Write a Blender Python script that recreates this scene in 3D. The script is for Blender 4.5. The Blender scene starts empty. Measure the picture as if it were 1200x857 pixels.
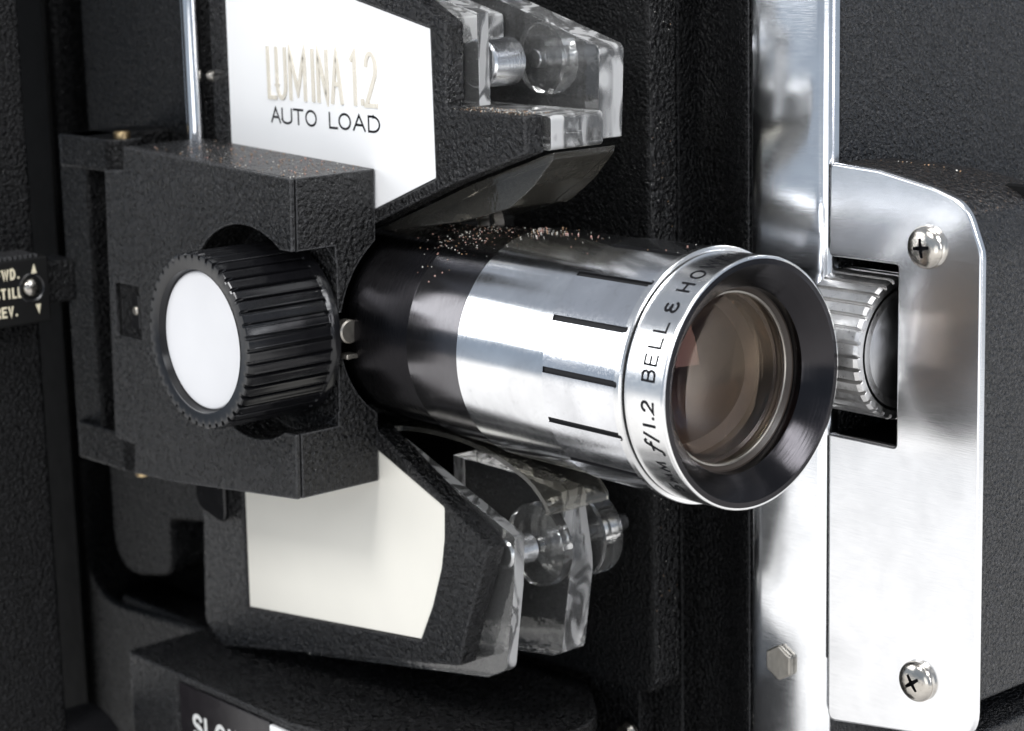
import bpy, bmesh, math, random
from mathutils import Vector, Matrix
R = math.radians
sc = bpy.context.scene
COL = sc.collection
sc.unit_settings.scale_length = 0.01      # one unit is one centimetre
random.seed(7)

# ------------------------------------------------------------------ materials
def node_mat(name):
    m = bpy.data.materials.new(name); m.use_nodes = True
    nt = m.node_tree; nt.nodes.clear()
    out = nt.nodes.new('ShaderNodeOutputMaterial')
    b = nt.nodes.new('ShaderNodeBsdfPrincipled')
    nt.links.new(b.outputs[0], out.inputs[0])
    return m, nt, b

def setp(b, **k):
    for n, v in k.items():
        n = n.replace('_', ' ')
        if n in b.inputs:
            b.inputs[n].default_value = v

def rgb(*c): return (c[0], c[1], c[2], 1)

def texco(nt, scale=(1, 1, 1)):
    t = nt.nodes.new('ShaderNodeTexCoord'); mp = nt.nodes.new('ShaderNodeMapping')
    mp.inputs['Scale'].default_value = scale
    nt.links.new(t.outputs['Object'], mp.inputs[0]); return mp.outputs[0]

def noise(nt, co, scale, detail=2, rough=.5, dist=0):
    n = nt.nodes.new('ShaderNodeTexNoise'); n.inputs['Scale'].default_value = scale
    n.inputs['Detail'].default_value = detail; n.inputs['Roughness'].default_value = rough
    n.inputs['Distortion'].default_value = dist
    nt.links.new(co, n.inputs['Vector']); return n.outputs[0]

def ramp(nt, fac, stops):
    r = nt.nodes.new('ShaderNodeValToRGB'); e = r.color_ramp.elements
    while len(e) < len(stops): e.new(.5)
    for i, (p, c) in enumerate(stops):
        e[i].position = p; e[i].color = c if len(c) == 4 else (*c, 1)
    nt.links.new(fac, r.inputs[0]); return r.outputs[0]

def math_node(nt, op, a, b):
    m = nt.nodes.new('ShaderNodeMath'); m.operation = op
    for i, v in enumerate((a, b)):
        if isinstance(v, (int, float)): m.inputs[i].default_value = v
        else: nt.links.new(v, m.inputs[i])
    return m.outputs[0]

def bump(nt, b, h, strength, dist):
    n = nt.nodes.new('ShaderNodeBump'); n.inputs['Strength'].default_value = strength
    n.inputs['Distance'].default_value = dist
    nt.links.new(h, n.inputs['Height']); nt.links.new(n.outputs[0], b.inputs['Normal'])

def crinkle(name, base, scale, dist, rough, spec=.5, dust=0.0, strength=1.0):
    """wrinkle-finish black paint: pebbled ridges, shade painted into the hollows"""
    m, nt, b = node_mat(name)
    co = texco(nt)
    n1 = noise(nt, co, scale, 3, .6, .9)
    v = nt.nodes.new('ShaderNodeTexVoronoi'); v.feature = 'SMOOTH_F1'
    v.inputs['Scale'].default_value = scale * .9; v.inputs['Smoothness'].default_value = .6
    nt.links.new(co, v.inputs['Vector'])
    h = math_node(nt, 'ADD', n1, math_node(nt, 'MULTIPLY', v.outputs['Distance'], -.55))
    n3 = noise(nt, co, scale * 3.2, 2, .6)
    h = math_node(nt, 'ADD', h, math_node(nt, 'MULTIPLY', n3, .07))
    bv = nt.nodes.new('ShaderNodeBevel'); bv.samples = 4; bv.inputs['Radius'].default_value = .045
    ge = nt.nodes.new('ShaderNodeNewGeometry'); vm = nt.nodes.new('ShaderNodeVectorMath'); vm.operation = 'DOT_PRODUCT'
    nt.links.new(bv.outputs[0], vm.inputs[0]); nt.links.new(ge.outputs['Normal'], vm.inputs[1])
    edge = ramp(nt, vm.outputs['Value'], [(.86, (1, 1, 1)), (.985, (0, 0, 0))])
    h = math_node(nt, 'MULTIPLY', h, math_node(nt, 'SUBTRACT', 1.0, math_node(nt, 'MULTIPLY', edge, .7)))
    bump(nt, b, h, strength, dist)
    big = noise(nt, co, .6, 3)
    hh = math_node(nt, 'ADD', h, math_node(nt, 'MULTIPLY', big, .12))
    c = ramp(nt, hh, [(.22, tuple(x * .25 for x in base)), (.62, tuple(x * 2.6 for x in base))])  # darker hollows, lighter ridges: pebble shading put into the colour
    ex = nt.nodes.new('ShaderNodeMix'); ex.data_type = 'RGBA'
    nt.links.new(math_node(nt, 'MULTIPLY', edge, .55), ex.inputs['Factor']); nt.links.new(c, ex.inputs['A']); ex.inputs['B'].default_value = rgb(.15, .15, .155)  # edges lightened: rubbed paint plus a painted edge highlight
    c = ex.outputs['Result']
    if dust:
        sp = noise(nt, co, 26, 2, .7)
        mx = nt.nodes.new('ShaderNodeMix'); mx.data_type = 'RGBA'
        f = ramp(nt, sp, [(.62, (0, 0, 0)), (.70, (dust, dust, dust))])
        nt.links.new(f, mx.inputs['Factor']); nt.links.new(c, mx.inputs['A'])
        mx.inputs['B'].default_value = rgb(.24, .17, .12)
        c = mx.outputs['Result']
    nt.links.new(c, b.inputs['Base Color'])
    rr = ramp(nt, n1, [(.3, (rough + .12,) * 3), (.7, (rough - .06,) * 3)])
    nt.links.new(rr, b.inputs['Roughness'])
    setp(b, Specular_IOR_Level=spec)
    return m

def metal(name, col, rough, brush=(1, 1, 1), bscale=30, bd=.002, wob=.0, aniso=0, axis=None, streak=.08, grime=0, rsv=.05):
    m, nt, b = node_mat(name)
    co = texco(nt, brush)
    n = noise(nt, co, bscale, 4, .6)
    co2 = texco(nt)
    n2 = noise(nt, co2, 1.6, 3, .5, .4)
    h = math_node(nt, 'MULTIPLY', n, bd)
    if wob: h = math_node(nt, 'ADD', h, math_node(nt, 'MULTIPLY', noise(nt, co2, .8, 1.5), wob))
    bump(nt, b, h, 1, 1.0)
    rr = ramp(nt, n, [(.3, (max(.02, rough - streak / 2),) * 3), (.75, (rough + streak,) * 3)])
    rs = math_node(nt, 'ADD', rr, math_node(nt, 'MULTIPLY', ramp(nt, n2, [(.45, (0, 0, 0)), (.75, (1, 1, 1))]), rsv))
    nt.links.new(rs, b.inputs['Roughness'])
    c = ramp(nt, n2, [(.3, col), (.75, tuple(x * (1 - .12 - grime) for x in col))])
    if grime:
        g = ramp(nt, noise(nt, co2, 9, 5, .7), [(.56, (0, 0, 0)), (.72, (grime,) * 3)])
        mx = nt.nodes.new('ShaderNodeMix'); mx.data_type = 'RGBA'
        nt.links.new(g, mx.inputs['Factor']); nt.links.new(c, mx.inputs['A'])
        mx.inputs['B'].default_value = rgb(.10, .08, .06); c = mx.outputs['Result']
    nt.links.new(c, b.inputs['Base Color'])
    setp(b, Metallic=1.0, Anisotropic=aniso, Anisotropic_Rotation=.25 if axis else 0)
    if axis:
        t = nt.nodes.new('ShaderNodeTangent'); t.direction_type = 'RADIAL'; t.axis = axis
        nt.links.new(t.outputs[0], b.inputs['Tangent'])
    return m

def plain(name, col, rough, metallic=0, spec=.5, var=.1, nscale=5, bd=0, coat=0):
    m, nt, b = node_mat(name)
    co = texco(nt)
    n = noise(nt, co, nscale, 4, .6)
    c = ramp(nt, n, [(.3, tuple(x * (1 - var) for x in col)), (.7, col)])
    nt.links.new(c, b.inputs['Base Color'])
    rr = ramp(nt, n, [(.3, (rough,) * 3), (.7, (min(1, rough + .08),) * 3)])
    nt.links.new(rr, b.inputs['Roughness'])
    setp(b, Metallic=metallic, Specular_IOR_Level=spec, Coat_Weight=coat)
    if bd: bump(nt, b, noise(nt, co, nscale * 8, 2), 1, bd)
    return m

def glass(name, col, rough, ior, spec=.5, scratch=0):
    m, nt, b = node_mat(name)
    setp(b, Base_Color=rgb(*col), Roughness=rough, IOR=ior, Transmission_Weight=1.0, Specular_IOR_Level=spec)
    if scratch:
        co = texco(nt)
        n = noise(nt, co, 14, 5, .7)
        rr = ramp(nt, n, [(.5, (rough,) * 3), (.8, (rough + scratch,) * 3)])
        nt.links.new(rr, b.inputs['Roughness'])
        bump(nt, b, noise(nt, co, 5, 2), .25, .02)
    return m

M = {}
M['crinkle'] = crinkle('black_wrinkle_paint', (.0052, .0052, .0058), 16.5, .075, .20, .45)
M['crinkle_dusty'] = crinkle('black_wrinkle_paint_dusty', (.012, .011, .011), 15, .055, .25, .6, dust=.8)
M['fine'] = crinkle('black_speckle_paint', (.0075, .0075, .0088), 19.5, .075, .19, .55)
M['soft'] = crinkle('black_soft_paint', (.0028, .0028, .0032), 18, .05, .27, .26)
M['black_gloss'] = plain('black_plastic_gloss', (.010, .010, .011), .20, spec=.5, nscale=7)
M['black_rib'] = plain('black_knob_plastic', (.006, .006, .007), .15, spec=.5, nscale=9, bd=.0003)
M['black_matt'] = plain('black_matt', (.004, .004, .004), .6, spec=.2)
M['barrel_black'] = metal('black_anodised', (.15, .146, .154), .14, (6, .3, .3), 20, .0003, aniso=.5, axis='X', streak=.1)
M['bezel_black'] = metal('black_turned_bezel', (.042, .040, .043), .17, (1, 1, 1), 4, .0004, aniso=.8, axis='X', streak=.06)
def turned(mat, depth, freq):
    nt = mat.node_tree; b = nt.nodes['Principled BSDF']
    co = texco(nt, (0, 1, 1)); L = nt.nodes.new('ShaderNodeVectorMath'); L.operation = 'LENGTH'
    nt.links.new(co, L.inputs[0])
    cx_ = nt.nodes.new('ShaderNodeCombineXYZ'); nt.links.new(L.outputs['Value'], cx_.inputs[0])
    old = b.inputs['Normal'].links[0].from_socket
    n = nt.nodes.new('ShaderNodeBump'); n.inputs['Strength'].default_value = 1; n.inputs['Distance'].default_value = depth
    nt.links.new(noise(nt, cx_.outputs[0], freq, 3, .6), n.inputs['Height']); nt.links.new(old, n.inputs['Normal'])
    nt.links.new(n.outputs[0], b.inputs['Normal'])
turned(M['bezel_black'], .004, 26)
M['silver'] = metal('turned_aluminium', (.92, .93, .95), .10, (8, .4, .4), 14, .0004, wob=.003, aniso=.45, axis='X', streak=.08, grime=.08)
M['silver_grip'] = metal('brushed_aluminium_grip', (.91, .92, .95), .13, (2, 2, 2), 16, .0004, wob=.003, streak=.10, grime=.10)
M['ring_white'] = metal('satin_aluminium_ring', (.93, .93, .93), .2, (1, 1, 1), 20, .0002, streak=.06)
M['trim'] = metal('polished_trim', (.90, .915, .94), .13, (1, 1, 16), 4, .0004, wob=.012, streak=.05, grime=.03, rsv=.02)
M['plate'] = metal('polished_plate', (.93, .935, .95), .22, (.6, 1, 18), 4, .0004, wob=.003, streak=.05, rsv=.015)
M['nickel'] = metal('nickel_screw', (.70, .66, .60), .18, (1, 1, 1), 10, .004, streak=.1, grime=.35)
M['dull_nickel'] = metal('dull_nickel', (.50, .47, .42), .36, (1, 1, 1), 8, .004, streak=.1, grime=.3)
M['brass'] = metal('aged_brass', (.60, .45, .25), .35, (1, 1, 1), 10, .004)
M['wheel'] = metal('worn_wheel_metal', (.93, .92, .91), .32, (2, 2, 2), 6, .003, streak=.12, grime=.35)
M['wheel_face'] = metal('dark_wheel_face', (.62, .62, .63), .34, (1, 1, 1), 6, .001, aniso=.5, axis='X')
M['chrome'] = metal('chrome_rod', (.93, .93, .94), .06, (1, 1, .2), 8, .0005)
M['steel'] = metal('roller_steel', (.85, .86, .88), .20, (1, 9, 1), 10, .002)
M['white'] = plain('white_enamel', (.90, .90, .90), .35, var=.012, nscale=1.5)
M['disc_white'] = plain('white_disc_plastic', (.71, .708, .72), .45, var=.05, nscale=.9)
M['cream'] = plain('cream_enamel', (.88, .85, .765), .4, var=.03, nscale=1)
M['ink'] = plain('black_ink', (.012, .012, .014), .7, spec=.05)
M['ink_cream'] = plain('cream_ink', (.75, .68, .50), .6)
M['ink_white'] = plain('white_ink', (.72, .72, .70), .6)
M['gilt'] = plain('pale_gilt', (.74, .69, .59), .22, spec=.8, var=.08, nscale=6)
M['acrylic'] = glass('clear_acrylic', (.985, .985, .975), .012, 1.49, scratch=.04)
setp(M['acrylic'].node_tree.nodes['Principled BSDF'], Transmission_Weight=.968)
def edge_acrylic():
    m, nt, b = node_mat('sawn_acrylic_edge_lit')
    co = texco(nt); n = noise(nt, texco(nt, (1, 1, .55)), 1.7, 2, .5, 1.2)
    setp(b, Base_Color=rgb(1, 1, .99), Roughness=.1, IOR=1.49, Specular_IOR_Level=.7)
    nt.links.new(ramp(nt, n, [(.42, (.55,) * 3), (.50, (.93,) * 3), (.56, (.93,) * 3), (.62, (.68,) * 3)]), b.inputs['Transmission Weight'])  # milky patches painted in for light refracted at the cut edges
    nt.links.new(ramp(nt, noise(nt, co, 3, 3), [(.35, (.03,) * 3), (.7, (.10,) * 3)]), b.inputs['Roughness'])
    bump(nt, b, n, .25, .04)
    return m
M['acrylic_edge'] = edge_acrylic()
M['smoke_acrylic'] = glass('smoky_acrylic', (.74, .71, .63), .03, 1.49, scratch=.12)
setp(M['smoke_acrylic'].node_tree.nodes['Principled BSDF'], Transmission_Weight=.96)
M['lens_glass'] = glass('coated_glass', (.94, .87, .84), .0, 1.62)
M['inner_glass'] = glass('coated_inner_glass', (.97, .88, .80), .0, 1.7)
for k_, th_ in (('lens_glass', 92), ('inner_glass', 165)):
    setp(M[k_].node_tree.nodes['Principled BSDF'], Thin_Film_Thickness=th_, Thin_Film_IOR=1.38)
M['brown_ring'] = plain('brown_inner_ring', (.040, .030, .024), .35)
M['inner_tube'] = plain('inner_tube', (.030, .022, .018), .30, spec=.5)
M['door_shade'] = crinkle('black_paint_shaded', (.0028, .0028, .003), 20, .04, .42, .25)  # darker paint standing in for shade on the door front
M['neck_black'] = metal('dull_black_neck', (.022, .021, .023), .24, (6, .3, .3), 20, .0003, aniso=.5, axis='X', streak=.1)
M['lens_back'] = plain('lens_back', (.055, .036, .028), .35)
M['slot'] = plain('slot_floor', (.022, .022, .024), .5, spec=.2)
M['label'] = plain('dark_label', (.014, .012, .014), .18, spec=.5)
for n, c in (('dust_pink', (.62, .36, .30)), ('dust_white', (.75, .72, .66)), ('dust_tan', (.45, .28, .16))):
    M[n] = plain(n, c, .8)

# ------------------------------------------------------------------ building helpers
def link(name, me, parent=None, mats=()):
    o = bpy.data.objects.new(name, me); COL.objects.link(o)
    for mt in mats: me.materials.append(mt)
    if parent: o.parent = parent
    return o

def finish(o, bev=0, seg=2, ang=32, smooth=True):
    me = o.data
    for p in me.polygons: p.use_smooth = smooth
    if bev:
        md = o.modifiers.new('bevel', 'BEVEL'); md.width = bev; md.segments = seg
        md.limit_method = 'ANGLE'; md.angle_limit = R(ang); md.harden_normals = True
        md.miter_outer = 'MITER_ARC'
    elif smooth:
        me.set_sharp_from_angle(angle=R(ang))
    return o

AX = {'x': lambda a, u, v: (a, u, v), 'y': lambda a, u, v: (u, a, v), 'z': lambda a, u, v: (u, v, a)}

def prism_bm(pts, axis, a0, a1, bm=None, mi=0):
    bm = bm or bmesh.new(); f = AX[axis]
    lo = [bm.verts.new(f(a0, u, v)) for u, v in pts]; hi = [bm.verts.new(f(a1, u, v)) for u, v in pts]
    n = len(pts); fs = [bm.faces.new(lo[::-1]), bm.faces.new(hi)]
    for i in range(n): fs.append(bm.faces.new((lo[i], lo[(i + 1) % n], hi[(i + 1) % n], hi[i])))
    for q in fs: q.material_index = mi
    bmesh.ops.recalc_face_normals(bm, faces=fs)
    return bm

def to_obj(name, bm, mats, parent=None, bev=0, seg=2, ang=32, smooth=True):
    bmesh.ops.recalc_face_normals(bm, faces=bm.faces)
    me = bpy.data.meshes.new(name); bm.to_mesh(me); bm.free()
    o = link(name, me, parent, mats if isinstance(mats, (list, tuple)) else [mats])
    return finish(o, bev, seg, ang, smooth)

def prism(name, pts, axis, a0, a1, mat, parent=None, bev=.03, seg=2, ang=32):
    return to_obj(name, prism_bm(pts, axis, a0, a1), mat, parent, bev, seg, ang)

def box_pts(x0, x1, z0, z1): return [(x0, z0), (x1, z0), (x1, z1), (x0, z1)]

def boxbm(x0, x1, y0, y1, z0, z1, bm=None, mi=0):
    return prism_bm(box_pts(x0, x1, z0, z1), 'y', y0, y1, bm, mi)

def box(name, x0, x1, y0, y1, z0, z1, mat, parent=None, bev=.03, seg=2):
    return to_obj(name, boxbm(x0, x1, y0, y1, z0, z1), mat, parent, bev, seg)

def round_poly(pts, rad, n=6):
    """round the corners; pts items may be (u,v) or (u,v,r)"""
    out = []; N = len(pts)
    for i in range(N):
        p = Vector(pts[i][:2]); a = Vector(pts[i - 1][:2]); b = Vector(pts[(i + 1) % N][:2])
        r = pts[i][2] if len(pts[i]) > 2 else rad
        if r <= 0: out.append(tuple(p)); continue
        da, db = (a - p), (b - p); la, lb = da.length, db.length; da /= la; db /= lb
        ang = math.acos(max(-1, min(1, da.dot(db))))
        t = min(r / math.tan(ang / 2), la * .48, lb * .48)
        p0, p1 = p + da * t, p + db * t
        for k in range(n + 1):
            s = k / n
            out.append(tuple((1 - s) ** 2 * p0 + 2 * s * (1 - s) * p + s * s * p1))
    return out

def revolve_bm(prof, axis='x', c=(0, 0), n=96, bm=None, rf=None, mi=0, close=True):
    """prof: list of (axial, r) or (axial, r, mat). rf(theta, axial, r) -> r. Ring theta=0 faces -y, +z up."""
    bm = bm or bmesh.new(); rows = []
    for it in prof:
        a, r = it[0], it[1]; row = []
        for k in range(n):
            t = 2 * math.pi * k / n
            rr = rf(t, a, r) if rf else r
            if axis == 'x': co = (a, c[0] - rr * math.cos(t), c[1] + rr * math.sin(t))
            elif axis == 'y': co = (c[0] + rr * math.cos(t), a, c[1] + rr * math.sin(t))
            else: co = (c[0] + rr * math.cos(t), c[1] + rr * math.sin(t), a)
            row.append(bm.verts.new(co))
        rows.append(row)
    for i in range(len(rows) - 1):
        m_ = prof[i][2] if len(prof[i]) > 2 else mi
        for k in range(n):
            f = bm.faces.new((rows[i][k], rows[i][(k + 1) % n], rows[i + 1][(k + 1) % n], rows[i + 1][k]))
            f.material_index = m_
    if close == 'torus':
        for k in range(n):
            bm.faces.new((rows[-1][k], rows[-1][(k + 1) % n], rows[0][(k + 1) % n], rows[0][k])).material_index = mi
    elif close:
        if prof[0][1] > 1e-6: bm.faces.new(rows[0]).material_index = mi
        if prof[-1][1] > 1e-6: bm.faces.new(rows[-1]).material_index = (prof[-2][2] if len(prof[-2]) > 2 else mi)
    bmesh.ops.remove_doubles(bm, verts=bm.verts, dist=1e-5)
    return bm

def revolve(name, prof, mat, parent=None, axis='x', c=(0, 0), n=96, rf=None, ang=32, bev=0, close=True):
    return to_obj(name, revolve_bm(prof, axis, c, n, None, rf, 0, close), mat, parent, bev, 2, ang)

def cyl(name, axis, c, r, a0, a1, mat, parent=None, n=48, bv=.02):
    s = 1 if a1 > a0 else -1
    return revolve(name, [(a0, r - bv), (a0 + s * bv, r), (a1 - s * bv, r), (a1, r - bv)], mat, parent, axis, c, n)

def cut(o, cutters, bev=0, seg=2, ang=32, mode='DIFFERENCE'):
    """boolean with temporary cutter meshes, baked into the mesh"""
    for m_ in [m for m in o.modifiers]: o.modifiers.remove(m_)
    tmp = []
    for bm in cutters:
        bmesh.ops.recalc_face_normals(bm, faces=bm.faces)
        me = bpy.data.meshes.new('cutter'); bm.to_mesh(me); bm.free()
        for mt in o.data.materials: me.materials.append(mt)
        t = bpy.data.objects.new('cutter', me); COL.objects.link(t); tmp.append(t)
        md = o.modifiers.new('cut', 'BOOLEAN'); md.operation = mode; md.solver = 'EXACT'; md.object = t
    bpy.context.view_layer.update()
    dg = bpy.context.evaluated_depsgraph_get()
    me = bpy.data.meshes.new_from_object(o.evaluated_get(dg), depsgraph=dg)
    old = o.data; o.modifiers.clear(); o.data = me; me.name = old.name
    for t in tmp:
        d = t.data; bpy.data.objects.remove(t); bpy.data.meshes.remove(d)
    return finish(o, bev, seg, ang)

# ---- stroke lettering --------------------------------------------------------
def arc(cx, cy, rx, ry, a0, a1, n=14):
    return [(cx + rx * math.cos(R(a0 + (a1 - a0) * i / n)), cy + ry * math.sin(R(a0 + (a1 - a0) * i / n))) for i in range(n + 1)]
GL = {   # unit box: u 0..1, v 0..1
 'A': [[(0, 0), (.5, 1), (1, 0)], [(.18, .36), (.82, .36)]],
 'B': [[(0, 0), (0, 1), (.6, 1)] + arc(.6, .76, .34, .24, 90, -90) + [(0, .52)], [(.6, .52)] + arc(.62, .26, .38, .26, 90, -90) + [(0, 0)]],
 'D': [[(0, 0), (0, 1), (.4, 1)] + arc(.4, .5, .6, .5, 90, -90) + [(0, 0)]],
 'E': [[(1, 1), (0, 1), (0, 0), (1, 0)], [(0, .52), (.85, .52)]],
 'F': [[(1, 1), (0, 1), (0, 0)], [(0, .52), (.85, .52)]],
 'H': [[(0, 0), (0, 1)], [(1, 0), (1, 1)], [(0, .5), (1, .5)]],
 'I': [[(.5, 0), (.5, 1)]],
 'L': [[(0, 1), (0, 0), (1, 0)]],
 'M': [[(0, 0), (0, 1), (.5, .12), (1, 1), (1, 0)]],
 'N': [[(0, 0), (0, 1), (1, 0), (1, 1)]],
 'O': [arc(.5, .5, .5, .5, 90, 450, 28)],
 'R': [[(0, 0), (0, 1), (.6, 1)] + arc(.6, .75, .4, .25, 90, -90) + [(0, .5)], [(.5, .5), (1, 0)]],
 'S': [arc(.5, .75, .46, .25, 25, 270, 14) + arc(.5, .25, .5, .25, 90, -155, 14)],
 'T': [[(0, 1), (1, 1)], [(.5, 1), (.5, 0)]],
 'U': [[(0, 1), (0, .28)] + arc(.5, .28, .5, .28, 180, 360) + [(1, 1)]],
 'V': [[(0, 1), (.5, 0), (1, 1)]],
 'W': [[(0, 1), (.25, 0), (.5, .95), (.75, 0), (1, 1)]],
 '1': [[(.1, .86), (.55, 1), (.55, 0)]],
 'i1': [[(.5, 1), (.5, 0)]],
 '2': [arc(.5, .72, .46, .28, 170, -35, 14) + [(0, 0), (1, 0)]],
 '5': [[(.9, 1), (.2, 1), (.1, .55)] + arc(.48, .32, .46, .32, 110, -150, 14)],
 '.': [[(.5, .02), (.5, .09)]],
 '/': [[(0, -.1), (1, 1.1)]],
 'f': [[(1.0, .93)] + arc(.82, .86, .16, .16, 60, 175, 8) + [(.42, .1)] + arc(.24, .02, .18, .16, 10, -130, 8), [(.22, .56), (.92, .62)]],
 '&': [arc(.42, .77, .40, .23, 55, 270, 14) + arc(.42, .27, .44, .27, 90, 350, 16), [(.42, .54), (.62, .54)]],
 'm': [[(0, 0), (.08, .9), (.5, .2), (.82, 1), (1, .05)]],
}
def strokes(bm, polys, uvmap, w, h0=.004, thick=0.0, mi=0):
    """polys in surface units (u,v); uvmap(u,v,h)->xyz"""
    for k_, pl in enumerate(polys):
        pts = []; h0 = h0 + .0009 * (k_ > 0)
        for i in range(len(pl) - 1):
            a, b = Vector(pl[i]), Vector(pl[i + 1]); k = max(1, int((b - a).length / .12))
            for j in range(k): pts.append(a.lerp(b, j / k))
        pts.append(Vector(pl[-1])); n = len(pts)
        closed = (pts[0] - pts[-1]).length < 1e-4
        L = []
        for i in range(n):
            d0 = pts[i] - pts[i - 1] if i else (pts[-1] - pts[-2] if closed else pts[1] - pts[0])
            d1 = pts[i + 1] - pts[i] if i < n - 1 else (pts[1] - pts[0] if closed else pts[-1] - pts[-2])
            d0.normalize(); d1.normalize()
            t = (d0 + d1); t = t.normalized() if t.length > 1e-5 else d0
            nn = Vector((-t.y, t.x)); c_ = max(.45, nn.dot(Vector((-d0.y, d0.x))))
            e = Vector((0, 0))
            if not closed: e = -t * w * .35 if i == 0 else (t * w * .35 if i == n - 1 else e)
            L.append((pts[i] + e + nn * w / 2 / c_, pts[i] + e - nn * w / 2 / c_))
        top = [(bm.verts.new(uvmap(a.x, a.y, h0 + thick)), bm.verts.new(uvmap(b.x, b.y, h0 + thick))) for a, b in L]
        fs = [bm.faces.new((top[i][0], top[i][1], top[i + 1][1], top[i + 1][0])) for i in range(n - 1)]
        if thick:
            bot = [(bm.verts.new(uvmap(a.x, a.y, h0)), bm.verts.new(uvmap(b.x, b.y, h0))) for a, b in L]
            for i in range(n - 1):
                for s in (0, 1): fs.append(bm.faces.new((top[i][s], top[i + 1][s], bot[i + 1][s], bot[i][s])))
            for i in (0, n - 1):
                fs.append(bm.faces.new((top[i][0], top[i][1], bot[i][1], bot[i][0])))
        for f in fs: f.material_index = mi

def glyph(ch, u0, v0, w, h, slant=0):
    return [[(u0 + x * w + slant * y * h, v0 + y * h) for x, y in p] for p in GL[ch]]

# ------------------------------------------------------------------ the projector
root = bpy.data.objects.new('film_projector', None); COL.objects.link(root)
root['label'] = 'black wrinkle-painted film projector with silver lens, ribbed focus knob and polished metal side plate'
root['category'] = 'projector'

# ---- lens -------------------------------------------------------------------
lens = revolve('lens', [(-5.06, 1.20), (-5.06, 1.46), (-5.02, 1.47), (-5.005, 1.515), (-3.9, 1.53), (-3.86, 1.53), (-3.86, 1.20)],
               M['barrel_black'], root, n=192, close='torus')
TH = [R(4.8 + 24 * k) for k in range(15)]
revolve('lens_neck', [(-7.6, 1.20), (-7.6, 1.43), (-5.10, 1.455), (-5.075, 1.44), (-5.07, 1.20)], M['neck_black'], lens, n=160, close='torus')
def facet(t, a, r):
    if a < -2.145 or a > -.80: return r
    d = min(abs((t - s + math.pi) % (2 * math.pi) - math.pi) for s in TH)
    return r * (math.cos(R(12)) / math.cos(R(12) - d) * .12 + .88) if d < R(12.1) else r
sleeve = to_obj('focus_sleeve', revolve_bm(
    [(-3.88, 1.30, 0), (-3.88, 1.565, 0), (-3.865, 1.58, 0), (-2.15, 1.592, 0), (-2.14, 1.615, 1), (-.80, 1.618, 2), (-.798, 1.645, 2),
     (-.788, 1.655, 2), (-.70, 1.655, 2), (-.688, 1.645, 2), (-.686, 1.30, 2)], n=360, rf=facet, close='torus'), [M['silver'], M['silver_grip'], M['ring_white'], M['slot']], lens, ang=22)
cb = bmesh.new()
for s in TH:
    w = .040; mat = Matrix.Rotation(-s, 4, 'X')
    vs = []
    bb = bmesh.new()
    pts = round_poly([(-2.15, -w, 0), (-.735, -w, .045), (-.735, w, .045), (-2.15, w, 0)], .04, 5)
    prism_bm(pts, 'y', -1.80, -1.572, bb, 3)
    me_ = bpy.data.meshes.new('t'); bb.to_mesh(me_); bb.free(); me_.transform(mat); cb.from_mesh(me_); bpy.data.meshes.remove(me_)
cut(sleeve, [cb], ang=22)

ring = revolve('name_ring', [(-.662, 1.50), (-.662, 1.592), (-.655, 1.599), (-.645, 1.60), (-.06, 1.60), (-.04, 1.604), (-.012, 1.604), (.006, 1.596), (.012, 1.584), (.014, 1.570), (-.02, 1.566), (-.06, 1.565), (-.30, 1.45), (-.662, 1.45)],
               M['ring_white'], lens, n=192, ang=24, close='torus')
bezel = revolve('front_bezel', [(-.02, 1.568), (.016, 1.566), (.020, 1.50), (.010, 1.485), (-.235, 1.205), (-.255, 1.19), (-.60, 1.19), (-.60, 1.40), (-.28, 1.42), (-.05, 1.562)],
                M['bezel_black'], lens, n=192, ang=25, close='torus')
revolve('groove_ring', [(-.69, 1.40), (-.69, 1.572), (-.655, 1.572), (-.655, 1.40)], M['black_matt'], lens, n=128, close='torus')
revolve('inner_ring', [(-.40, 1.20), (-.40, 1.165), (-.47, 1.10), (-.60, 1.10), (-.60, 1.20)], M['brown_ring'], lens, n=128, close='torus')
revolve('retaining_ring', [(-.455, 1.125), (-.44, 1.115), (-.44, 1.095), (-.455, 1.085), (-.50, 1.085), (-.50, 1.125)], M['dull_nickel'], lens, n=128, close='torus')
def lens_el(name, xf, rf_, sag_f, xb, sag_b, mat, parent, n=96):
    pr = []
    K = 12
    for k in range(K + 1):
        r = rf_ * math.sin(math.pi / 2 * k / K); pr.append((xf - sag_f * (r / rf_) ** 2, r))
    for k in range(K, -1, -1):
        r = rf_ * math.sin(math.pi / 2 * k / K); pr.append((xb + sag_b * (r / rf_) ** 2, r))
    return revolve(name, pr, mat, parent, n=n, close=False, ang=50)
lens_el('lens_glass', -.26, 1.09, .24, -.78, -.02, M['lens_glass'], lens)
lens_el('lens_glass', -1.25, .88, .18, -1.55, .12, M['inner_glass'], lens)
lens_el('lens_glass', -2.3, .74, -.14, -2.5, .10, M['inner_glass'], lens)
revolve('lens_tube', [(-.60, 1.19), (-.60, 1.10), (-.62, 1.09), (-.9, 1.04), (-.92, .98), (-1.24, .96), (-1.26, .86), (-1.8, .84), (-1.82, .78), (-2.55, .74), (-2.6, .70), (-3.3, .60), (-3.3, 1.19)],
        M['inner_tube'], lens, n=96, close='torus')
revolve('lens_stop', [(-3.30, .62), (-3.30, .001), (-3.34, .001), (-3.34, .62)], M['lens_back'], lens, n=64)
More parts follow.
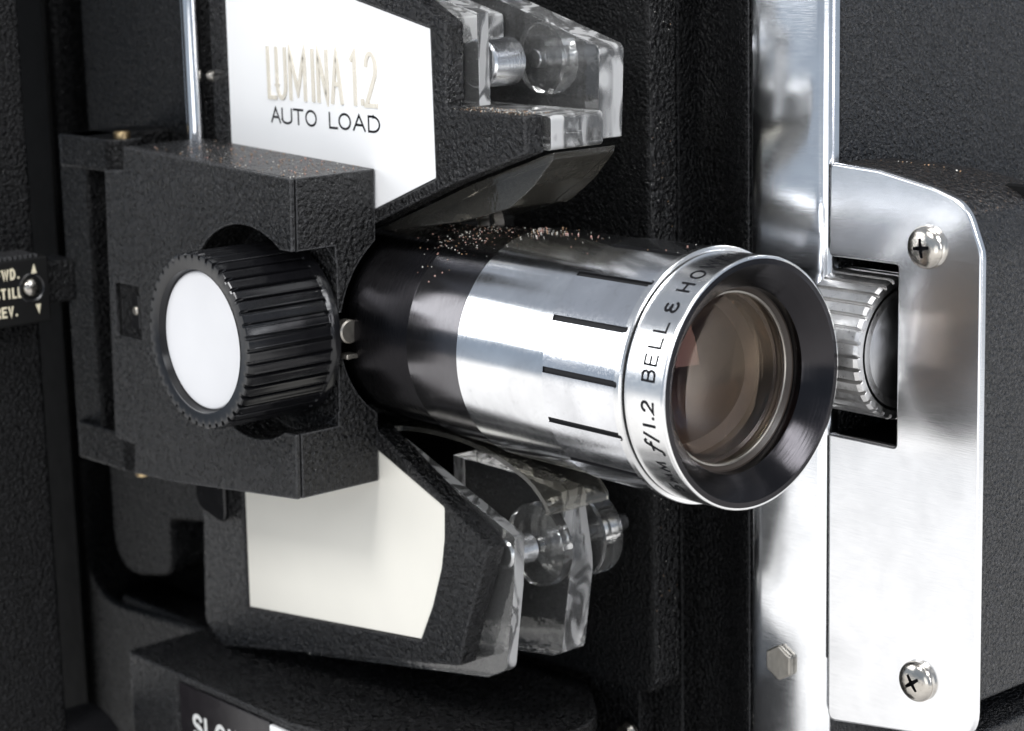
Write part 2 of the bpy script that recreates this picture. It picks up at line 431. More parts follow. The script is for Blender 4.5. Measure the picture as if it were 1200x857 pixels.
# engraved ring writing
bm = bmesh.new(); RR = 1.60
def ringmap(u, v, h):   # u along the circumference (rising), v letter height toward the rear
    t = u / RR
    return (-.165 - v, -(RR + h) * math.cos(t), (RR + h) * math.sin(t))
for ch, deg, w, hgt, v0, sl in (('5', -47.3, .12, .19, 0, .1), ('m', -39.2, .13, .10, 0, .1), ('m', -32.0, .13, .15, 0, .1), ('f', -22.4, .15, .24, -.02, .2), ('/', -16.3, .08, .19, 0, 0),
                       ('i1', -10.9, .05, .19, 0, 0), ('.', -7.2, .05, .19, 0, 0), ('2', -2.6, .12, .19, 0, .08),
                       ('B', 11.4, .125, .20, 0, 0), ('E', 18.3, .12, .20, 0, 0), ('L', 26.0, .12, .20, 0, 0), ('L', 33.3, .12, .20, 0, 0), ('&', 43.9, .15, .19, 0, 0),
                       ('H', 55.0, .13, .20, 0, 0), ('O', 64.0, .15, .20, 0, 0), ('W', 73.2, .19, .20, 0, 0), ('E', 82.2, .12, .20, 0, 0), ('L', 90.3, .12, .20, 0, 0), ('L', 98.0, .12, .20, 0, 0)):
    strokes(bm, glyph(ch, R(deg) * RR - w / 2, v0, w, hgt, sl), ringmap, .036 if ch in '&2fi1/.' else .031, .003)
to_obj('lettering', bm, M['ink'], lens, smooth=False)

# ---- lens bracket ------------------------------------------------------------
Yf = -2.35
bp_ = [(-6.38, 2.295), (-10.64, 2.455), (-10.70, 2.09), (-11.23, 2.05), (-11.40, -2.17), (-10.84, -2.20), (-10.89, -2.67), (-9.74, -2.60), (-6.55, -2.27)]
brk = to_obj('lens_bracket', prism_bm(bp_[::-1], 'y', -2.255, -.90), [M['crinkle'], M['black_matt']], root)
bfp = to_obj('front_plate', prism_bm(bp_[::-1], 'y', Yf, -2.285), [M['crinkle'], M['black_matt']], brk)
cxz = (-8.9, 0)
seam = to_obj('seam_dark_fill', prism_bm([(cxz[0] + (x - cxz[0]) * .987, z * .983) for x, z in bp_[::-1]], 'y', -2.29, -2.25), [M['black_matt'], M['black_matt']], brk)  # black slab added so the seam shows as a dark crevice
c1 = revolve_bm([(Yf - .3, 1.60), (Yf + .02, 1.55), (-1.58, 1.55)], 'y', (-7.58, 0), 96)
c2 = boxbm(-7.6, -6.0, Yf - .3, -1.60, -1.33, 1.28)
c6 = boxbm(-6.9, -6.0, -1.9, -1.2, -.26, .32)
c3 = revolve_bm([(-9.5, 1.50), (-6.75, 1.50), (-6.2, 1.60)], 'x', (0, 0), 128)
c4 = boxbm(-11.15, -10.45, Yf - .2, Yf + .10, -.50, .33)
c5 = boxbm(-12, -10.9, -2.1, -.5, -4, 4)
c1b, c2b, c4b = c1.copy(), c2.copy(), c4.copy()
cut(seam, [c1.copy(), c2.copy(), c4.copy()], ang=35)
cut(brk, [c1, c2, c3, c4, c5, c6], bev=.03, seg=3, ang=35)
cut(bfp, [c1b, c2b, c4b], bev=.034, seg=3, ang=35)
# parting line round the bracket's front plate
box('spring_latch', -10.78, -10.55, Yf + .04, Yf + .2, -.35, .18, M['black_gloss'], brk, .02)
cyl('latch_pin', 'y', (-10.62, -.06), .07, Yf + .0, Yf + .2, M['dull_nickel'], brk, 24)
# grain slit at the corner joint
cyl('pivot_pin', 'x', (-1.50, .06), .17, -6.44, -6.27, M['dull_nickel'], brk, 32)
box('pivot_tab', -6.46, -6.25, -1.60, -1.35, -.33, -.26, M['dull_nickel'], brk, .02)

# hinge on the bracket's rear edge
hinge = to_obj('hinge', boxbm(-13.3, -12.45, -1.95, -.35, -2.9, 2.46), M['soft'], root, .05, 2)
box('slot_shade', -12.45, -10.95, -1.25, -.5, -2.2, 1.95, M['black_matt'], hinge, 0)  # black block put in as the shade inside the open slot
for z0, z1 in ((1.95, 2.46), (-2.86, -2.25)):
    b_ = prism_bm(round_poly([(-13.2, -2.0), (-11.5, -2.0, .28), (-11.5, -1.35, .28), (-13.2, -1.3)], .1, 8), 'z', z0, z1)
    to_obj('hinge_ear', b_, M['soft'], hinge, .03)
cyl('hinge_pin', 'z', (-11.78, -1.68), .13, 2.42, 2.56, M['brass'], hinge, 24)
cyl('hinge_pin', 'z', (-11.75, -1.68), .12, -3.0, -2.82, M['brass'], hinge, 24)

# ---- focus knob -----------------------------------------------------------------
NT = 44; KR = 1.262
def teeth(t, a, r):
    if r < KR - .03 or a > -1.80: return r
    ph = (t * NT / (2 * math.pi)) % 1
    if a < -3.12: return r - (.055 if ph < .34 else 0)
    return r - .06 if ph < .17 else (r - .014 if ph < .22 or ph > .95 else (r - .004 if .30 < ph < .86 else r))
N_ = NT * 20
kprof = [(-1.62, .6), (-1.62, 1.25), (-1.66, 1.285), (-1.74, 1.285), (-1.79, 1.268), (-1.81, KR), (-1.815, KR), (-3.10, KR), (-3.185, KR - .012), (-3.20, KR - .028), (-3.20, 1.04), (-3.19, 1.02), (-3.06, .985), (-3.06, .6)]
knob = to_obj('focus_knob', revolve_bm(kprof, 'y', (-7.58, 0), N_, None, teeth), M['black_rib'], root, ang=30)
revolve('knob_disc', [(-3.10, .001), (-3.10, .965), (-3.085, .985), (-3.0, .985)], M['disc_white'], knob, 'y', (-7.58, 0), 96)
cyl('knob_shaft', 'y', (-7.58, 0), .5, -1.65, -.9, M['dull_nickel'], knob)

# ---- film guards ------------------------------------------------------------------
Yg, Yb = -.90, -.57
def guard(name, outer, inner, lip, panel_mat, label):
    g = to_obj(name, prism_bm(outer, 'y', Yg, Yb), [M['crinkle']], root)
    g['label'] = label
    cut(g, [prism_bm(inner, 'y', Yg - .3, Yg + .06)], bev=.04, seg=3, ang=30)
    cx = sum(p[0] for p in inner) / len(inner); cz = sum(p[1] for p in inner) / len(inner)
    pi = [(cx + (x - cx) * .992, cz + (z - cz) * .990) for x, z in inner]
    p = prism('face_panel', pi, 'y', Yg + .025, Yg + .055, panel_mat, g, .006, 1)
    return g, p
UO = [(-10.35, 1.9), (-10.35, 7.2), (-9.0, 6.6), (-4.78, 4.385), (-4.72, 4.36), (-4.74, 3.225), (-3.16, 3.21), (-3.16, 2.72), (-4.70, 2.20), (-6.65, 1.42), (-7.6, 1.3)]
UI = [(-9.97, 2.1), (-9.93, 5.5), (-6.75, 4.66), (-5.054, 4.294), (-5.026, 2.256), (-6.442, 1.697), (-7.5, 1.6)]
ug, up_ = guard('upper_film_guard', UO[::-1], UI[::-1], .1, M['white'], 'black angular film guard with bright white face panel and raised lettering')
LO = [(-11.26, -3.60), (-11.38, -5.55, .25), (-10.9, -5.86, .3), (-4.83, -4.68, .06), (-4.60, -4.0, .3), (-4.10, -2.78, .05), (-6.55, -1.50, .0), (-10.6, -1.5), (-10.66, -3.52, 0), (-11.26, -3.60, .05)]
LO = LO[:-1]
LO = round_poly(LO, .0, 4)
LI = [(-10.07, -2.0), (-10.11, -5.02), (-5.704, -4.50), (-5.30, -3.45), (-5.062, -2.391), (-6.593, -1.80)]
LI = round_poly([(-10.07, -2.0, 0), (-10.11, -5.02, 0), (-5.70, -4.50, 0), (-5.40, -3.92, .5), (-5.17, -3.30, .6), (-5.085, -2.85, .4), (-5.062, -2.391, 0), (-6.593, -1.80, 0)], 0, 5)
lg, lp_ = guard('lower_film_guard', LO, LI, .1, M['cream'], 'black angular film guard with plain cream face panel')
# lower white panel continues behind bracket; raised inner rib on the side face edges
# writing on the upper panel

def panelmap(u, v, h): return (u, Yg + .025 - h, v)
bm = bmesh.new(); X0, X1 = -8.88, -6.27; W_ = X1 - X0
for ch, a, b in (('L', .004, .070), ('U', .086, .168), ('M', .214, .352), ('I', .40, .454), ('N', .477, .556), ('A', .602, .688), ('1', .775, .835), ('.', .862, .880), ('2', .905, .995)):
    strokes(bm, glyph(ch, X0 + a * W_, 3.178, (b - a) * W_, .727), panelmap, .060, .0, .022)
o = to_obj('raised_lettering', bm, M['gilt'], ug, smooth=False)
bm = bmesh.new(); X0, X1 = -8.85, -6.25; W_ = X1 - X0
for ch, a, b in (('A', 0, .085), ('U', .105, .195), ('T', .215, .305), ('O', .332, .428), ('L', .553, .622), ('O', .640, .742), ('A', .770, .872), ('D', .905, 1.0)):
    strokes(bm, glyph(ch, X0 + a * W_, 2.812, (b - a) * W_, .212), panelmap, .034, .003)
to_obj('lettering', bm, M['ink'], ug, smooth=False)

# ---- clear film path blocks and rollers -----------------------------------------------
AC = [M['acrylic'], M['acrylic_edge']]
def edges(o):
    for p in o.data.polygons:
        if abs(p.normal.y) < .6: p.material_index = 1
    return o
edges(prism('guide_plate', [(-7.2, 3.25), (-4.45, 3.25), (-4.45, 4.5), (-7.2, 5.1)], 'y', -.56, -.36, AC, root, .015))
edges(prism('guide_plate', round_poly([(-8, 2.80), (-3.16, 2.80), (-3.10, 4.04, .12), (-8, 5.44)], 0), 'y', .40, .85, AC, root, .02))
edges(prism('guide_block', round_poly([(-7.2, 2.74), (-3.04, 2.74, .08), (-3.03, 3.20, .08), (-7.2, 3.20)], 0), 'y', -.56, .385, AC, root, .02))
edges(prism('guide_block', round_poly([(-6.9, 4.05), (-5.0, 4.05), (-5.0, 4.42), (-6.9, 4.9)], .05), 'y', -.34, .385, AC, root, .02))
def sheet(name, prof, y0, y1, th, mat):
    P = []
    pts = [Vector(p) for p in prof]
    dense = []
    for i in range(len(pts) - 1):      # Catmull-Rom
        p0 = pts[max(0, i - 1)]; p1 = pts[i]; p2 = pts[i + 1]; p3 = pts[min(len(pts) - 1, i + 2)]
        for k in range(8):
            t = k / 8
            dense.append(.5 * ((2 * p1) + (p2 - p0) * t + (2 * p0 - 5 * p1 + 4 * p2 - p3) * t * t + (3 * p1 - p0 - 3 * p2 + p3) * t ** 3))
    dense.append(pts[-1]); lo = []
    for i, p in enumerate(dense):
        d = (dense[min(i + 1, len(dense) - 1)] - dense[max(i - 1, 0)]).normalized()
        lo.append(p + Vector((-d.y, d.x)) * th)
    return prism(name, [tuple(p) for p in dense] + [tuple(p) for p in lo[::-1]], 'y', y0, y1, mat, root, 0)
prism('film_shoe', round_poly([(-6.9, 1.33, 0), (-6.3, 1.40, .3), (-5.0, 1.62, .8), (-3.95, 1.90, .6), (-3.45, 2.25, .4), (-3.08, 2.62, .1), (-3.05, 2.715, 0), (-3.25, 2.66, 0), (-4.70, 2.175, 0)], 0, 8), 'y', -.50, .62, M['smoke_acrylic'], root, .015)
sheet('film_shoe', [(-7.3, -1.75), (-6.2, -1.58), (-5.0, -1.60), (-4.0, -1.85), (-3.55, -2.15), (-3.5, -2.3)], -.38, .75, .07, M['smoke_acrylic'])
edges(prism('guide_plate', round_poly([(-9, -5.62), (-4.60, -4.88, .2), (-4.18, -4.66, .2), (-3.98, -3.4, .6), (-3.93, -2.66, .03), (-6.5, -1.72), (-9, -1.72)], 0), 'y', -.565, -.38, AC, root, .015))
edges(prism('guide_plate', round_poly([(-6.4, -5.02), (-4.30, -4.72, .15), (-4.08, -4.62, .1), (-3.86, -3.3, 1.2), (-4.05, -2.25, .02), (-4.9, -2.13), (-6.4, -2.1)], 0, 8), 'y', .40, .85, AC, root, .02))
def roller(cx, cz, r1, y0, y1, rd, yd0, yd1, extra=None):
    r = cyl('roller', 'y', (cx, cz), r1, y0, y1, M['steel'], root, 64, .03)
    cyl('roller_tip', 'y', (cx, cz), r1 * .4, y1, y1 + .09, M['steel'], r, 32, .02)
    cyl('roller_shaft', 'y', (cx, cz), .13, .86, 1.9, M['steel'], r, 32, .01)
    revolve('roller_flange', [(yd0, .16), (yd0, rd - .03), (yd0 + .03, rd), (yd1 - .03, rd), (yd1, rd - .03), (yd1, .16), (yd0, .16)], AC, r, 'y', (cx, cz), 96, close=False)
    if extra: revolve('roller_flange', [(extra[0], .12), (extra[0], extra[2]), (extra[1], extra[2]), (extra[1], .12), (extra[0], .12)], AC, r, 'y', (cx, cz), 96, close=False)
roller(-4.67, 3.80, .33, -.34, .22, .50, .95, 1.25)
roller(-4.34, -3.02, .22, -.36, .06, .63, .93, 1.32, (.16, .34, .60))
# little wire clip seen over the lens
bm = bmesh.new()
for i in range(40):
    t = math.pi * i / 39
bm.free()
revolve('wire_clip', [(.45, .14), (.45, .19), (.62, .19), (.62, .14), (.45, .14)], M['dull_nickel'], root, 'y', (-5.55, 1.44), 48, close=False)
# ---- threading rod behind the bracket -------------------------------------------------
rod = cyl('chrome_rod', 'z', (-10.63, -1.05), .145, 2.2, 7.5, M['chrome'], root, 40, .01)
cyl('rod_set_screw', 'x', (-.85, 3.42), .09, -10.45, -10.30, M['dull_nickel'], rod, 20, .01)
prism('wire_loop', round_poly([(-11.35, -1.5), (-11.35, -3.55, .3), (-10.5, -3.75, .2), (-10.5, -1.5)], 0), 'y', -.98, -.90, M['black_gloss'], root, .035)

# ---- housing ---------------------------------------------------------------------------
P = M['fine']; S_ = M['soft']; CK = M['crinkle']
hb = box('back_wall', -22, -3.85, 2.62, 3.0, -12, 9, S_, root, .03)
# film gate block behind the lens bracket
prism('film_gate', [(-12.3, -1.35), (-6.75, -1.35), (-6.75, 1.28), (-12.3, 1.28)], 'y', -.86, 2.6, M['black_matt'], root, .05)
cyl('lens_collar', 'x', (.35, 0), 1.62, -7.7, -6.9, M['black_matt'], root, 96, .03)
# door panel with rounded lower corner
prism('door_panel', round_poly([(-10.5, -5.9), (-3.83, -5.66, .35), (-3.80, 9), (-10.5, 9)], 0), 'y', 2.02, 2.61, [CK, M['door_shade']], root, .10, 4)
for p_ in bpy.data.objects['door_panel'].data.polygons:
    if p_.normal.y < -.9: p_.material_index = 1  # camera-facing side coloured darker as shade
# curved casting between door and trim strip
bm = bmesh.new()
cs = [(-4.4, 3.0), (-3.7, 2.98), (-3.3, 2.90), (-2.95, 2.74), (-2.65, 2.55), (-2.45, 2.43), (-2.35, 2.385), (-2.30, 2.36), (-2.25, 2.36), (-2.235, 2.40), (-2.235, 3.3), (-4.4, 3.3)]
to_obj('curved_casting', prism_bm(cs, 'z', -12, 9), S_, root, .0, ang=40)
# dark band under the door panel
box('lower_wall', -5.55, -4.45, 2.3, 2.61, -12, -5.75, S_, root, .04)
cyl('lower_screw', 'y', (-4.62, -6.52), .22, 2.30, 2.12, M['nickel'], root, 32, .06)

# polished trim strip
tp = [(-2.185, 2.50), (-2.185, 2.36), (-2.165, 2.325), (-2.12, 2.308), (-1.95, 2.298), (-1.55, 2.29), (-1.15, 2.296), (-.99, 2.302), (-.93, 2.312), (-.87, 2.338), (-.82, 2.375), (-.79, 2.42), (-.79, 2.52), (-2.185, 2.52)]
strip = to_obj('trim_strip', prism_bm(tp, 'z', -12, 9), M['trim'], root, 0, ang=60)
# hexagonal bolt head
hx = [(-1.575 + .262 * math.cos(R(30 + 60 * k)), -4.60 + .262 * math.sin(R(30 + 60 * k))) for k in range(6)]
bolt = prism('hex_bolt', hx, 'y', 2.30, 2.20, M['dull_nickel'], strip, .035, 3)

# side plate with the wheel window
pp = round_poly([(-.715, 2.50, .10), (.10, 2.46, .3), (.95, 2.31, .6), (1.50, 2.14, .55), (1.75, 1.55, .5), (1.775, -1.5, 0), (1.80, -4.85, .45), (-.70, -5.22, .14)], 0, 8)
plate = to_obj('side_plate', prism_bm(pp, 'y', 2.24, 2.36), [M['plate']], root)
win = round_poly([(-1.2, 1.255, 0), (.435, 1.255, .05), (.435, -1.14, .05), (-1.2, -1.14, 0)], 0, 4)
cut(plate, [prism_bm(win, 'y', 2.0, 2.6)], bev=.055, seg=4, ang=40)
plate['label'] = 'polished aluminium side plate with square window and two cross-head screws'
def screw(x, z, rot, parent):
    K = 10; rr_ = .272; prof = [(2.245, .24), (2.245, rr_), (2.19, rr_ + .004)]
    for k in range(K + 1):
        a = math.pi / 2 * k / K; prof.append((2.19 - .10 * math.sin(a), max(.0005, rr_ * math.cos(a) ** .8)))
    s = to_obj('screw', revolve_bm(prof, 'y', (x, z), 64), [M['nickel'], M['ink']], parent, ang=50)
    w_, l_ = .028, .125
    cr = [(w_, w_), (w_ * .7, l_), (-w_ * .7, l_), (-w_, w_), (-l_, w_ * .7), (-l_, -w_ * .7), (-w_, -w_), (-w_ * .7, -l_), (w_ * .7, -l_), (w_, -w_), (l_, -w_ * .7), (l_, w_ * .7)]
    ca, sa = math.cos(R(rot)), math.sin(R(rot))
    cut(s, [prism_bm([(x + u * ca - v * sa, z + u * sa + v * ca) for u, v in cr], 'y', 1.9, 2.155, None, 1)], ang=50)
    return s
screw(.915, 1.54, 8, plate)
screw(.87, -4.24, 35, plate)
# wheel behind the window
WN = 34
def wteeth(t, a, r):
    if r < .93: return r
    ph = (t * WN / (2 * math.pi)) % 1
    return r - (.085 if ph < .16 else (.04 if ph < .24 or ph > .92 else 0))
wheel = to_obj('thumb_wheel', revolve_bm([(-.85, .5), (-.85, .95), (-.83, .965), (.14, .965), (.195, .94), (.20, .90), (.20, .80)], 'x', (2.69, .08), WN * 24, None, wteeth), M['wheel'], root, ang=24)
prw = [(.20, .80)] + [(.20 - .10 * math.sin(math.pi / 2 * k / 8), .80 * math.cos(math.pi / 2 * k / 8) + .0005) for k in range(1, 9)]
revolve('wheel_face', [(.20, .84), (.20, .80), (.185, .775), (.20, .70), (.24, .45), (.265, .2), (.27, .001)], M['wheel_face'], wheel, 'x', (2.69, .08), 96, close=False)
box('wheel_well', -1.2, 1.4, 3.6, 3.8, -2.2, 2.2, M['black_matt'], root, 0)

# front casing: wall above and a bulging cover with a falling top edge behind the plate
box('front_casing', -2.2, -.80, 2.53, 14, -12, 9, P, root, .06, 3)
bm = bmesh.new(); rows = []
for y, dz, dx in ((2.365, 0, 0), (3.0, -.0, 0), (3.6, -.03, 0), (4.2, -.12, 0), (4.8, -.26, 0), (5.6, -.48, 0), (6.6, -.78, 0), (8, -1.2, 0), (13, -2.4, 0)):
    base = round_poly([(-1.0, 2.46, 0), (.10, 2.42, .3), (.95, 2.27, .6), (1.46, 2.10, .55), (1.70, 1.55, .5), (1.72, -4.37, .06), (-1.0, -4.37, 0)], 0, 8)
    rows.append([bm.verts.new((x + dx, y, z + (dz if z > 0 else 0))) for x, z in base])
n = len(rows[0])
for i in range(len(rows) - 1):
    for k in range(n): bm.faces.new((rows[i][k], rows[i][(k + 1) % n], rows[i + 1][(k + 1) % n], rows[i + 1][k]))
bm.faces.new(rows[0]); bm.faces.new(rows[-1])
bulge = to_obj('front_cover', bm, [P, M['black_matt'], M['crinkle_dusty']], root)
for p_ in bulge.data.polygons:
    if p_.normal.z > .6: p_.material_index = 2
cut(bulge, [boxbm(-.9, .52, 2.0, 3.7, -1.22, 1.34, None, 1)], ang=30)
box('base_casing', -2.2, 1.66, 2.42, 14, -12, -4.83, P, root, .06, 3)
prism('base_fin', [(1.05, -4.82), (1.30, -4.82), (1.48, -4.38), (1.25, -4.38)], 'y', 2.60, 2.68, M['dull_nickel'], root, .01)

# left side: spool housing, recess and raised pad
prism('spool_housing', round_poly([(-22, -4.5), (-12.62, -4.5), (-12.62, -2.85, .12), (-22, -2.85)], 0), 'z', -12, 9, S_, root, 0)
bm = boxbm(-22, -11.6, -.42, 2.61, -12, 9)
rec = to_obj('recessed_wall', bm, [S_, M['black_matt']], root)
rp = round_poly([(-15.9, 9.5, 0), (-15.9, -6.25, 1.1), (-11.0, -5.9, .4), (-11.0, 9.5, 0)], 0, 10)
cut(rec, [prism_bm(rp[::-1], 'y', -.8, .55)], bev=.12, seg=4, ang=40)
prism('raised_pad', round_poly([(-15.1, 9, 0), (-15.1, -5.7, .9), (-13.1, -5.3, .6), (-13.1, -4.3, .12), (-11.9, -4.1, .12), (-11.6, 9, 0)], 0, 8), 'y', -.35, .6, S_, root, .28, 5)
box('gap_shade', -22, -16.12, -.50, -.40, -12, 9, M['black_matt'], root, 0)  # black sheet standing in for the shadow in the gap
box('inner_ledge', -15, -9.0, -.34, .6, -12, -6.0, S_, root, .1)

# running direction switch: block whose front face carries the writing
sel = box('direction_switch', -16, -12.0, -4.5, -2.99, -.30, .74, M['black_matt'], root, .04)
box('switch_arm', -12.7, -12.1, -3.2, -2.45, -.05, .62, S_, sel, .06)
bm = bmesh.new()
for i in range(40):
    y = -4.45 + i * .088
    if y > -3.15: break
    prism_bm([(-14, .735), (-12.02, .735), (-12.02, .785), (-14, .785)], 'y', y, y + .045, bm)
to_obj('grip_ridges', bm, S_, sel, smooth=False)
bm = bmesh.new()
def selmap(u, v, h): return (-12.0 + h, u, v)
for word, yend, z0 in (('FWD.', -3.515, .45), ('STILL', -3.49, .158), ('REV.', -3.585, -.125)):
    u = yend
    for ch in reversed(word):
        w = {'.': .03, 'I': .035, 'W': .095, 'L': .05}.get(ch, .062)
        strokes(bm, glyph(ch, u - w, z0, w, .142), selmap, .032, .006); u -= w + .048
bm2 = bm
for z0, dz in ((.66, -1), (-.24, 1)):
    pass
to_obj('lettering', bm, M['ink_cream'], sel, smooth=False)
for pts in ([(-3.305, .49), (-3.21, .49), (-3.25, .64)], [(-3.265, .005), (-3.176, .005), (-3.21, -.15)]):
    prism('arrow_mark', pts, 'x', -12.0, -11.992, M['ink_cream'], sel, 0)
sw = revolve('screw', [(-12.0, .14), (-11.95, .138), (-11.91, .10), (-11.90, .001)], M['nickel'], sel, 'x', (-3.33, .28), 40)
cut(sw, [boxbm(-11.93, -11.7, -3.6, -2.9, .27, .295)], ang=50)
revolve('screw_recess', [(-11.998, .23), (-11.985, .215), (-11.998, .19)], M['black_gloss'], sel, 'x', (-3.31, .27), 40, close=False)

# speed control housing under the guard
sp = to_obj('speed_control', prism_bm(round_poly([(-12.05, 1.0, .1), (-12.0, -2.05, .15), (-7.4, -2.05, 0), (-3.6, -1.2, 1.2), (-4.4, 1.4, 1.0), (-5.6, 2.3, .2), (-12.05, 2.3, 0)], 0, 8), 'z', -12, -5.93), [CK], root, .05, 3)
cut(sp, [boxbm(-10.52, -6.0, -2.6, -2.0, -8.6, -6.03)], bev=.06, seg=3, ang=40)
cyl('speed_knob', 'y', (-13.1, -8.1), .95, -2.0, -3.0, M['black_gloss'], sp, 64, .06)
lb = box('label_plate', -10.47, -7.98, -2.035, -1.9, -8.4, -6.08, M['label'], sp, .02)
box('white_button', -7.96, -6.2, -2.06, -1.9, -8.4, -6.10, M['white'], sp, .02)
bm = bmesh.new()
def spmap(u, v, h): return (u, -2.035 - h, v)
u = -10.08
for ch, w in (('S', .22), ('L', .18), ('O', .25), ('W', .34)):
    strokes(bm, glyph(ch, u, -6.86 + (0), w, .34), spmap, .075, .004); u += w + .115
to_obj('lettering', bm, M['ink_white'], sp, smooth=False)

# ---- dust ---------------------------------------------------------------------------------
bm = bmesh.new(); rnd = random.Random(3)
def speck(p, s, mi):
    o3 = [Vector(v) * s * rnd.uniform(.6, 1.3) for v in ((1, 0, 0), (-1, 0, 0), (0, 1, 0), (0, -1, 0), (0, 0, 1), (0, 0, -1))]
    rot = Matrix.Rotation(rnd.uniform(0, 6.28), 3, Vector((rnd.random(), rnd.random(), rnd.random() + .01)).normalized())
    vs = [bm.verts.new(Vector(p) + rot @ v) for v in o3]
    for a, b, c in ((0, 2, 4), (2, 1, 4), (1, 3, 4), (3, 0, 4), (2, 0, 5), (1, 2, 5), (3, 1, 5), (0, 3, 5)):
        bm.faces.new((vs[a], vs[b], vs[c])).material_index = mi
for i in range(460):
    x = rnd.gauss(-4.5, .75) if i < 430 else rnd.uniform(-5.4, -.9)
    if x < -6.1 or x > -.9: continue
    t = R(90 - abs(rnd.gauss(0, 1)) * (22 if x < -3.9 else 9)) if rnd.random() < .8 else R(rnd.gauss(95, 18))
    if t < R(35): continue
    r = (1.455 if x < -5.06 else 1.515 if x < -3.88 else 1.59 if x < -2.14 else 1.615) + .004
    speck((x, -r * math.cos(t), r * math.sin(t)), rnd.choice((.005, .006, .008, .009, .011, .015)), rnd.choice((0, 0, 1, 1, 2)))
for i in range(420):
    x = rnd.uniform(-10.4, -6.45); y = -2.30 + 1.38 * rnd.random() ** .8
    if rnd.random() < (x + 11.5) / 5.2:
        z = 2.455 + (x + 10.64) * (2.295 - 2.455) / 4.26
        speck((x, y, z + .004), rnd.choice((.006, .008, .011)), rnd.choice((0, 2, 2, 1)))
for i in range(160):
    speck((rnd.uniform(-4.7, -3.2), rnd.uniform(-.88, -.4), 3.222), rnd.choice((.006, .009)), rnd.choice((1, 2)))
for i in range(170):
    y = rnd.uniform(3.2, 7); x = rnd.uniform(-.75, .8)
    dz = -max(0, (y - 3.3)) * .22
    speck((x, y, 2.43 + dz - max(0, x - .1) * .12), rnd.choice((.008, .012, .016)), rnd.choice((1, 2, 2)))
for i in range(60):
    speck((rnd.uniform(-3.81, -3.79) , rnd.uniform(2.0, 2.5), rnd.uniform(-5, 5)), .008, rnd.choice((1, 2)))
dust = to_obj('dust', bm, [M['dust_pink'], M['dust_white'], M['dust_tan']], None, smooth=False)
dust['kind'] = 'stuff'
dust['label'] = 'pinkish dust specks scattered on top of the lens barrel and bracket'
dust['category'] = 'dust'

# ---- world and lamps ------------------------------------------------------------------------
w = bpy.data.worlds.new('World'); sc.world = w; w.use_nodes = True
nt = w.node_tree; nt.nodes.clear()
out = nt.nodes.new('ShaderNodeOutputWorld'); bg = nt.nodes.new('ShaderNodeBackground')
nt.links.new(bg.outputs[0], out.inputs[0])
tc = nt.nodes.new('ShaderNodeTexCoord'); sx = nt.nodes.new('ShaderNodeSeparateXYZ')
nt.links.new(tc.outputs['Generated'], sx.inputs[0])
nz = nt.nodes.new('ShaderNodeTexNoise'); nz.inputs['Scale'].default_value = 2.2; nz.inputs['Detail'].default_value = 2
nt.links.new(tc.outputs['Generated'], nz.inputs['Vector'])
def wm(op, a, b):
    m = nt.nodes.new('ShaderNodeMath'); m.operation = op
    for i, v in enumerate((a, b)):
        if isinstance(v, (int, float)): m.inputs[i].default_value = v
        else: nt.links.new(v, m.inputs[i])
    return m.outputs[0]
zz = wm('ADD', wm('MULTIPLY', sx.outputs[2], .5), .5)
zz = wm('ADD', zz, wm('MULTIPLY', wm('SUBTRACT', nz.outputs[0], .5), .10))
rp_ = nt.nodes.new('ShaderNodeValToRGB'); e = rp_.color_ramp.elements
# 0 = straight down (white table sweep), .5 = horizon (dim studio), 1 = straight up
stops = [(0, (.62, .62, .63)), (.33, (1.3, 1.29, 1.28)), (.375, (1.35, 1.34, 1.33)), (.41, (.40, .45, .52)), (.50, (.30, .36, .44)), (.62, (.34, .39, .47)), (.8, (.32, .35, .40)), (1, (.30, .32, .35))]
while len(e) < len(stops): e.new(.5)
for i, (p, c) in enumerate(stops): e[i].position = p; e[i].color = (*c, 1)
nt.links.new(zz, rp_.inputs[0]); nt.links.new(rp_.outputs[0], bg.inputs[0]); bg.inputs[1].default_value = 1.0

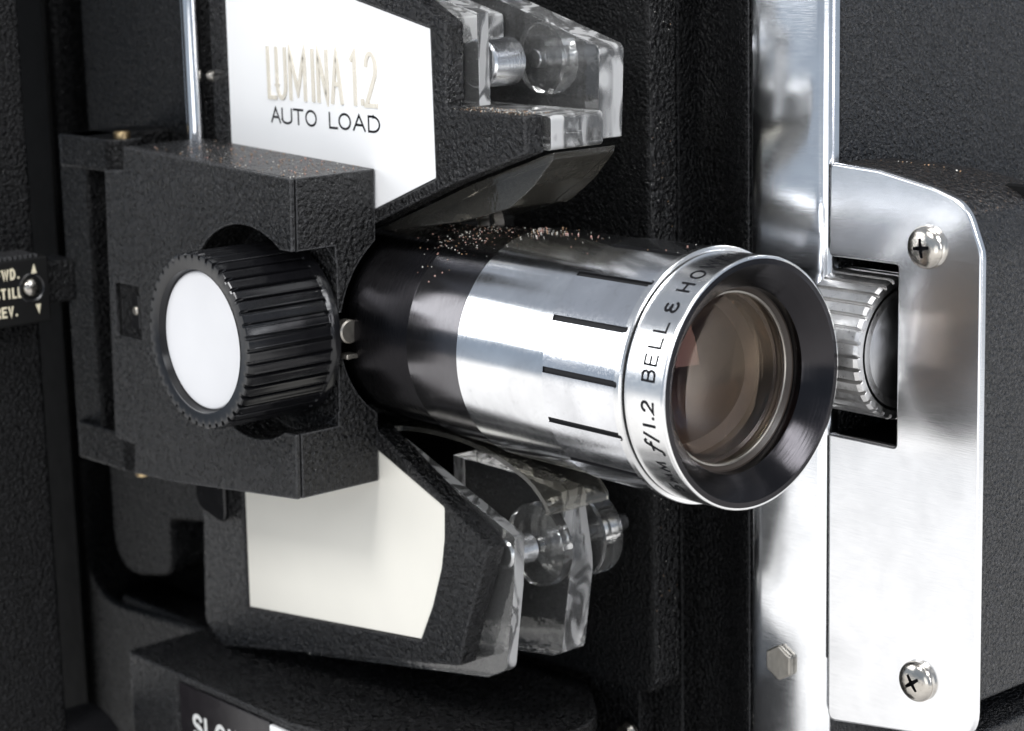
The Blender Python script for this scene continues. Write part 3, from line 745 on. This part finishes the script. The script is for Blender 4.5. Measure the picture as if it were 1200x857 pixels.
def area(name, loc, target, sx_, sy_, power, col=(1, 1, 1)):
    l = bpy.data.lights.new(name, 'AREA'); l.shape = 'RECTANGLE'; l.size = sx_; l.size_y = sy_; l.energy = power; l.color = col
    o = bpy.data.objects.new(name, l); COL.objects.link(o); o.location = loc
    o.rotation_euler = (Vector(target) - Vector(loc)).to_track_quat('-Z', 'Y').to_euler(); return o
area('key_softbox', (-30, -26, 12.0), (-4, 0, 0), 22, 16, 3900)
area('added_main_lamp', (-5, -32, 27), (-5, 0, 0), 13, 11, 8000)  # added to brighten the panels, placed outside the mirror reflections
area('top_softbox', (2, -4, 34), (-3, 0, 0), 26, 14, 4500)
area('side_softbox', (28, -4, 25), (0, 0, 0), 22, 12, 10000, (.97, .98, 1))
area('added_front_fill', (17, -38, -5), (0, 0, 0), 22, 14, 1900)  # added fill light, stands in for white table seen in the bevels
area('right_softbox', (42, 5, 7), (0, 0, 0), 16, 15, 4200, (1, .97, 1))

# ---- camera ---------------------------------------------------------------------------------
F = 2597.8; yaw, pitch, roll = .85438851, .20739755, -.02419166
fwd = Vector((-math.sin(yaw) * math.cos(pitch), math.cos(yaw) * math.cos(pitch), -math.sin(pitch)))
r0 = Vector((math.cos(yaw), math.sin(yaw), 0)); u0 = r0.cross(fwd)
right = r0 * math.cos(roll) + u0 * math.sin(roll); upv = -r0 * math.sin(roll) + u0 * math.cos(roll)
cd = bpy.data.cameras.new('camera'); cam = bpy.data.objects.new('camera', cd); COL.objects.link(cam)
mt = Matrix((right, upv, -fwd)).transposed().to_4x4(); mt.translation = Vector((18.3152, -19.9179, 5.9659))
cam.matrix_world = mt
cd.sensor_width = 36; cd.lens = F / 1200 * 36; cd.clip_start = 1; cd.clip_end = 500
cd.dof.use_dof = True; cd.dof.focus_distance = 28.9; cd.dof.aperture_fstop = .36
sc.camera = cam
sc.view_settings.view_transform = 'Standard'; sc.view_settings.look = 'None'; sc.view_settings.exposure = 0
sc.render.engine = 'CYCLES'
sc.cycles.use_denoising = True
sc.cycles.max_bounces = 14; sc.cycles.transmission_bounces = 14; sc.cycles.glossy_bounces = 6; sc.cycles.diffuse_bounces = 3
sc.cycles.caustics_reflective = False
